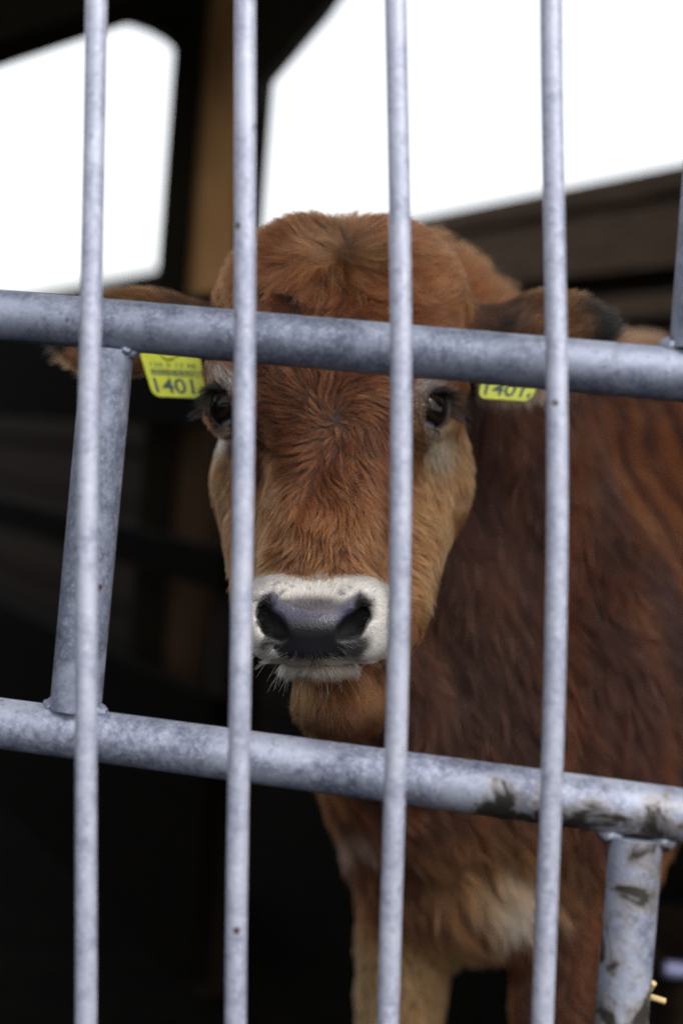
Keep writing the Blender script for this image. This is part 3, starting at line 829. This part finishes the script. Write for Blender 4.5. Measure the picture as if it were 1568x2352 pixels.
# lengths
L = np.full(nR, .0150)
L -= .0025*sm(900, 1000, y); L += .016*blobw(x, y, 795, 640, 230, 150)+.004*blobw(x, y, 760, 1180, 200, 110)
L += -.005*blobw(x, y, 775, 962, 60, 60)
mz = (sm(-25, 20, y-wtop(x))*(roots[:, 2] < 1.165)); L = L*(1-mz)+.0050*mz
L = np.where((y > 1200) & (y < 1325) & (grp == 0) & (np.abs(x-740) < 90), L*.75, L)
for ex, ey in ((975, 925), (528, 925)):
    L *= 1-.88*np.clip(1.5*blobw(x, y, ex, ey, 48, 62), 0, 1)
L = np.where(er, .013, L); L = np.where(er & ((y > 870) | (x > 1370) | (x < 150)), .018, L)
L = np.where(bd, .034, L); L = np.where(grp == 5, .014, L); L = np.where(bd & (y < 830), .045, L)
L = np.where((grp == 0) & (y > 1560), .018, L); L = np.where((grp == 0) & (y > 1514) & (y < 1560) & (np.abs(x-735) < 110), .010, L)
L *= rng.uniform(.65, 1.25, nR)
lift = np.where(bd, .45, .42)+.10*rng.normal(size=nR)+.16*sn(roots, 240, 88)
lift = np.where(er, .35, lift); lift += .35*blobw(x, y, 800, 640, 150, 110)*(grp == 0)
lift = np.where(mz > .5, .42, lift)
K = 6
b_ = np.cross(nor, f3); pts = np.zeros((nR, K, 3)); pts[:, 0] = roots
ph = 2.6*sn(roots, 80, 71)+1.2*sn(roots, 190, 72); ca_ = (.30+.60*blobw(x, y, 790, 680, 220, 130)+.25*blobw(x, y, 760, 1190, 240, 90))*(1-.8*mz)
for k in range(1, K):
    t = k/(K-1)
    th = lift*(1-.75*t)
    be = ca_*np.sin(2.6*t+ph)
    dr = f3*np.cos(th)[:, None]+nor*np.sin(th)[:, None]+b_*be[:, None]+np.where(mz > .5, .06, .03)[:, None]*rng.normal(size=(nR, 3))
    pts[:, k] = pts[:, k-1]+unit(dr)*(L/(K-1))[:, None]
# clumps
seeds_n = {0: 6.4e-3, 1: 7e-3, 2: 13e-3}
kind = np.where(grp == 0, 0, np.where(grp == 1, 1, 2))
guide = np.arange(nR); cv = np.zeros(nR)
for kd_, sp in seeds_n.items():
    idx = np.nonzero(kind == kd_)[0]
    if not len(idx): continue
    cell = np.floor(roots[idx]/(sp*.62)).astype(np.int64); kk = (cell[:, 0]*73856093) ^ (cell[:, 1]*19349663) ^ (cell[:, 2]*83492791)
    _, first = np.unique(kk, return_index=True); sd_ = idx[first]
    tree = kdtree.KDTree(len(sd_))
    for i, s_ in enumerate(sd_): tree.insert(roots[s_], i)
    tree.balance()
    jit = roots[idx]+rng.normal(size=(len(idx), 3))*sp*.10
    near = np.fromiter((tree.find(q_)[1] for q_ in jit), int, len(idx))
    guide[idx] = sd_[near]; cv[idx] = rng.normal(size=len(sd_))[near]
tt = (np.linspace(0, 1, K)**1.05)[None, :, None]
cs_ = (np.where(bd, .72, .97)*(1-.85*mz))[:, None, None]*rng.uniform(.62, 1.1, nR)[:, None, None]
rel = pts[guide]-roots[guide][:, None, :]
sc_ = (L/L[guide])[:, None, None]
tgt = roots[guide][:, None, :]+rel*sc_
pts = pts+(tgt-pts)*np.clip(cs_*tt, 0, .95)
hc = colour(roots+rng.normal(size=(nR, 3))*.0012, grp)
amp = np.where(mz > .5, .06, np.where(bd, .17, .42))
hc = hc*np.exp(amp*cv+.16*rng.normal(size=nR))[:, None]
rust = rng.random(nR)[:, None]; hc = hc*(1+(rust-.5)*np.array([.18, .02, -.18]))
fleck = rng.random(nR) < .03*(1-mz); hc[fleck] = hc[fleck]*.3+lin((230, 190, 140))*.5
rad = np.where(bd, .00034, .00016)*rng.uniform(.7, 1.3, nR); rad = np.where(mz > .5, .00011, rad); rad = np.where(er, .00014, rad)
rad = np.where(roots[:, 2] > 1.75, .00036, rad)
hc = np.clip(hc, .003, .95)
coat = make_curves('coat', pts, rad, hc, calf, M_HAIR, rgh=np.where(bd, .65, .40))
print('coat', _t.time()-_t0)

# ---- whiskers and lashes
def strands(name, root, dirs, length, bend, r, col, K=7):
    root = np.asarray(root); n_ = len(root); dirs = unit(np.asarray(dirs)); pt = np.zeros((n_, K, 3)); pt[:, 0] = root
    for k in range(1, K):
        t = k/(K-1); pt[:, k] = pt[:, k-1]+unit(dirs+np.asarray(bend)*t)*(np.asarray(length)/(K-1))[:, None]
    return make_curves(name, pt, np.full(n_, r), np.tile(col, (n_, 1))*rng.uniform(.7, 1.2, (n_, 1)), calf, M_HAIR, .15)
def snap(x_, y_):                 # nearest body vertex seen at a frame position
    m_ = (np.abs(xv-x_) < 14) & (np.abs(yv-y_) < 14)
    ii = np.nonzero(m_)[0]
    if not len(ii): return PC(x_, y_, 1.1)
    ii = ii[HV[ii, 2] < HV[ii, 2].min()+.02]
    return HV[ii[np.argmin((xv[ii]-x_)**2+(yv[ii]-y_)**2)]]
wr, wd, wl = [], [], []
for i in range(46):
    x_ = rng.uniform(620, 850); y_ = rng.uniform(1520, 1562)
    wr.append(snap(x_, y_)); wd.append(((x_-715)/190+rng.normal()*.18, -1+abs(x_-715)/400, -.35)); wl.append(rng.uniform(.008, .025))
for i in range(26):
    s_ = -1 if i % 2 else 1; x_ = 640 if s_ < 0 else 850; x_ += rng.uniform(-45, 25)*s_*-1 if s_ < 0 else rng.uniform(-20, 40); y_ = rng.uniform(1480, 1515)
    wr.append(snap(x_, y_)); wd.append((s_*.9+rng.normal()*.2, -.55+rng.normal()*.25, -.2)); wl.append(rng.uniform(.009, .024))
strands('whiskers', wr, wd, wl, np.array([0, -.25, 0]), .00013, lin((205, 190, 165)))
lr, ld, ll, lb = [], [], [], []
for s, (c, ax, la, sa) in EYE.items():
    w_ = sa if sa[0]*s > 0 else -sa
    for q_ in range(15):
        th = math.pi*.5*(-.55+1.5*q_/14)
        rim = c+ax*.0165+la*math.cos(th)*.0178+w_*math.sin(th)*.0130
        dq = np.array([s*1.0, .02-.40*max(0, math.sin(th)), -.10])+rng.normal(size=3)*.07; lq = rng.uniform(.015, .025)*(.55+.55*q_/14)*(1 if s > 0 else .9)
        for _ in range(16):
            lr.append(rim+rng.normal(size=3)*.0008); ld.append(dq+rng.normal(size=3)*.035); ll.append(lq*rng.uniform(.7, 1.05))
    for q_ in range(18):
        th = math.pi+rng.uniform(-.9, .5); rim = c+ax*.0185+la*math.cos(th)*.0175+w_*abs(math.sin(th))*.0112
        lr.append(rim); ld.append(np.array([s*.75, -.75, -.3])+rng.normal(size=3)*.12); ll.append(rng.uniform(.006, .011))
strands('eyelashes', lr, ld, ll, np.array([0, -.30, .10]), .00022, lin((12, 11, 13)))

er_, ed_, el_ = [], [], []
for i in range(1000):
    x_ = rng.uniform(1092, 1262); er_.append(PC(x_, rng.uniform(868, 905), rng.uniform(1.272, 1.292))); q_ = .10*math.sin(x_*.21)+.06*rng.normal()
    ed_.append((.10+q_, -1, -.12)); el_.append(rng.uniform(.010, .023)*(1-.3*abs(x_-1165)/90))
strands('ear_fringe', er_, ed_, el_, np.array([.1, 0, .1]), .00017, lin((160, 124, 102)))
# ---- eyes
def eye_mat():
    m, t, b = nodes('dark_eye'); b.inputs['Roughness'].default_value = .04
    b.inputs['Specular IOR Level'].default_value = .22
    a_ = N(t, 'ShaderNodeAttribute', attribute_name='col'); t.links.new(a_.outputs['Color'], b.inputs['Base Color']); return m
M_EYE = eye_mat()
for s, (c, ax, la, sa) in EYE.items():
    bm = bmesh.new(); bmesh.ops.create_uvsphere(bm, u_segments=48, v_segments=32, radius=.0214); em = bpy.data.meshes.new('eye'); bm.to_mesh(em); bm.free()
    V_ = np.array([v.co for v in em.vertices])
    a_ = V_ @ la/.0214; b2 = V_ @ sa/.0214; h_ = V_ @ ax/.0214
    pv = np.sqrt((a_/.55)**2+(b2/.9)**2); base = np.tile(lin((14, 11, 10)), (len(V_), 1))
    base = lerp(base, lin((36, 24, 16)), sm(.45, .7, pv)*sm(.95, .75, pv))
    base = lerp(base, lin((150, 142, 152)), sm(-.60, -.70, a_))
    em.vertices.foreach_set('co', (c2wv(V_)).astype(np.float32).ravel())
    ca = em.color_attributes.new('col', 'FLOAT_COLOR', 'POINT'); ca.data.foreach_set('color', np.c_[base, np.ones(len(base))].astype(np.float32).ravel())
    em.materials.append(M_EYE); em.polygons.foreach_set('use_smooth', np.ones(len(em.polygons), bool)); em.update()
    eo = bpy.data.objects.new('eye', em); C.objects.link(eo); eo.parent = calf; eo.location = Vector(c2w(c)[0])-calf_loc
# hooves
M_HOOF = plain('hoof_horn', (.05, .045, .04), .6)
for hpos in HOOF:
    m_ = MB(); rings = ((.0, .040, .046), (.03, .037, .040), (.055, .032, .033))
    for z_, rx_, ry_ in rings:
        for k in range(16):
            an = 2*math.pi*k/16; m_.V.append(Vector((hpos[0]+rx_*math.cos(an)*(1-.10*math.exp(-(math.cos(an)*4)**2)), hpos[1]+ry_*math.sin(an)-(.012 if z_ == 0 else 0), z_+.001)))
    for r_ in range(2):
        for k in range(16): m_.F.append((r_*16+k, r_*16+(k+1) % 16, (r_+1)*16+(k+1) % 16, (r_+1)*16+k))
    m_.F.append(tuple(range(16))[::-1]); m_.F.append(tuple(range(32, 48)))
    m_.build('hoof', M_HOOF, calf, True)

# ------------------------------------------------------------------ ear tags
def tag_mat():
    m, t, b = nodes('yellow_plastic'); g = N(t, 'ShaderNodeTexCoord').outputs['Object']
    n_ = noise(t, g, 90, 4)
    t.links.new(ramp(t, n_, [(.3, (.37, .40, .006)), (.7, (.48, .52, .010))]).outputs[0], b.inputs['Base Color'])
    b.inputs['Roughness'].default_value = .4; b.inputs['Subsurface Weight'].default_value = 0; return m
M_TAG = tag_mat(); M_INK = plain('tag_ink', (.02, .05, .035), .6)
def text_mesh(s, shear=0):
    cu = bpy.data.curves.new('t', 'FONT'); cu.body = s; cu.size = 1.0; cu.offset = .015; cu.resolution_u = 6
    o = bpy.data.objects.new('t', cu); C.objects.link(o)
    dg = bpy.context.evaluated_depsgraph_get(); m_ = bpy.data.meshes.new_from_object(o.evaluated_get(dg))
    V_ = np.array([v.co[:2] for v in m_.vertices]); F_ = [tuple(p.vertices) for p in m_.polygons]
    bpy.data.objects.remove(o); bpy.data.curves.remove(cu); bpy.data.meshes.remove(m_)
    V_ -= V_.min(0); V_ /= V_.max(0); return V_, F_
def ear_tag(quad, label, items, d_top, d_bot):
    # quad: top-left, top-right, bottom-right, bottom-left in frame units
    cs4 = [P(*quad[0], d_top), P(*quad[1], d_top), P(*quad[2], d_bot), P(*quad[3], d_bot)]
    def bil(u, v):                # v = 0 bottom
        return cs4[3]*(1-u)*(1-v)+cs4[2]*u*(1-v)+cs4[1]*u*v+cs4[0]*(1-u)*v
    nr = (cs4[2]-cs4[3]).cross(cs4[0]-cs4[3]).normalized()
    if nr.y > 0: nr = -nr
    root = empty('ear_tag', (cs4[0]+cs4[1])/2); tag(root, label, 'ear tag', 'yellow ear tags with matching numbers')
    out = []; R_ = .13
    for cx, cy, a0 in ((1-R_, R_*1.3, -90), (1-R_, 1-R_*1.3, 0), (R_, 1-R_*1.3, 90), (R_, R_*1.3, 180)):
        for i in range(7):
            a_ = math.radians(a0+90*i/6); out.append(bil(cx+R_*math.cos(a_), cy+R_*1.3*math.sin(a_)))
    m_ = MB(); m_.prism([p_-nr*.0012 for p_ in out], nr*.0012); m_.build('tag_plate', M_TAG, root)
    for nm, V_, F_, (u0, u1, v0, v1) in items:
        pv = [bil(u0+(u1-u0)*a_, v0+(v1-v0)*b_)+nr*.0004 for a_, b_ in V_]
        o = link(nm, mesh_np(nm, pv, F_), M_INK, root)
    pm = MB(); c0 = bil(.5, .93); pm.tube([c0+nr*.003, c0-nr*.010], .007, 24); pm.build('stud', M_TAG, root, True)
    return root
def bars_mesh(sd):
    r = random.Random(sd); V_, F_ = [], []; x_ = 0
    while x_ < .98:
        w_ = r.choice((.006, .010, .016)); b0 = len(V_)
        V_ += [(x_, 0), (x_+w_, 0), (x_+w_, 1), (x_, 1)]; F_.append((b0, b0+1, b0+2, b0+3)); x_ += w_+r.choice((.006, .009, .014))
    return np.array(V_), F_
t1_ = text_mesh('1401'); t4 = text_mesh('4'); tt_ = text_mesh('125 5 12 45'); bb = bars_mesh(5)
items = lambda: [('number', *t1_, (.09, .80, .07, .39)), ('number', *t4, (.87, .955, .05, .20)),
                 ('barcode', *bb, (.10, .92, .44, .58)), ('number', *tt_, (.12, .90, .63, .72))]
ear_tag([(318, 800), (458, 808), (475, 915), (352, 910)], 'yellow ear tag under the left ear, numbered 1401 below a barcode and mostly visible', items(), 1.262, 1.245)
ear_tag([(1118, 812), (1262, 822), (1217, 922), (1097, 914)], 'yellow ear tag under the right ear, its upper half hidden by the thick rail', items(), 1.262, 1.245)
#@@MISC
# ------------------------------------------------------------------ straw and a metal pipe at the lower right
M_STRAW = plain('straw', (.62, .45, .20), .7)
def straw(pts, d, label, nm='straw'):
    m_ = MB(); m_.tube([P(x_, y_, d+dd) for x_, y_, dd in pts], .0021, 10); o = m_.build(nm, M_STRAW, None, True)
    tag(o, label, 'straw', 'loose straws in the pen'); return o
straw([(1466, 2318, .012), (1482, 2284, .004), (1500, 2258, -.004)], .965, 'short straw stalk pointing up, caught on the lower right upright')
straw([(1462, 2284, .012), (1500, 2292, 0), (1526, 2300, 0)], .965, 'straw stalk sticking out sideways from the lower right upright, crossing the upward one')
s_ = P(420, 1700, 1)
M_ZINC = plain('zinc', (.24, .25, .42), .45, .3)
ta, tb = P(1526, 2226, 2.0), P(1900, 2256, 2.0); tb.z = ta.z
tr = empty('feed_trough', Vector(((ta+tb)/2)*1.0)); tr.location.z = 0
tag(tr, 'dark feed trough with a pale zinc rim showing at the lower right edge', 'trough')
dx_ = (tb-ta); bk = Vector((-dx_.y, dx_.x, 0)).normalized()*.35
mt = MB()
for o_, a_, b_ in ((ta, dx_, bk.normalized()*.02), (ta+bk, dx_, bk.normalized()*.02), (ta, dx_.normalized()*.02, bk), (tb-dx_.normalized()*.02, dx_.normalized()*.02, bk)):
    mt.obox((o_.x, o_.y, 0.0), a_, b_, (0, 0, ta.z-.02))
mt.obox((ta.x, ta.y, .06), dx_, bk, (0, 0, .02)); mt.build('basin', M_WALLD, tr)
MB().tube([ta, tb], .011, 16).build('rim', M_ZINC, tr, True)
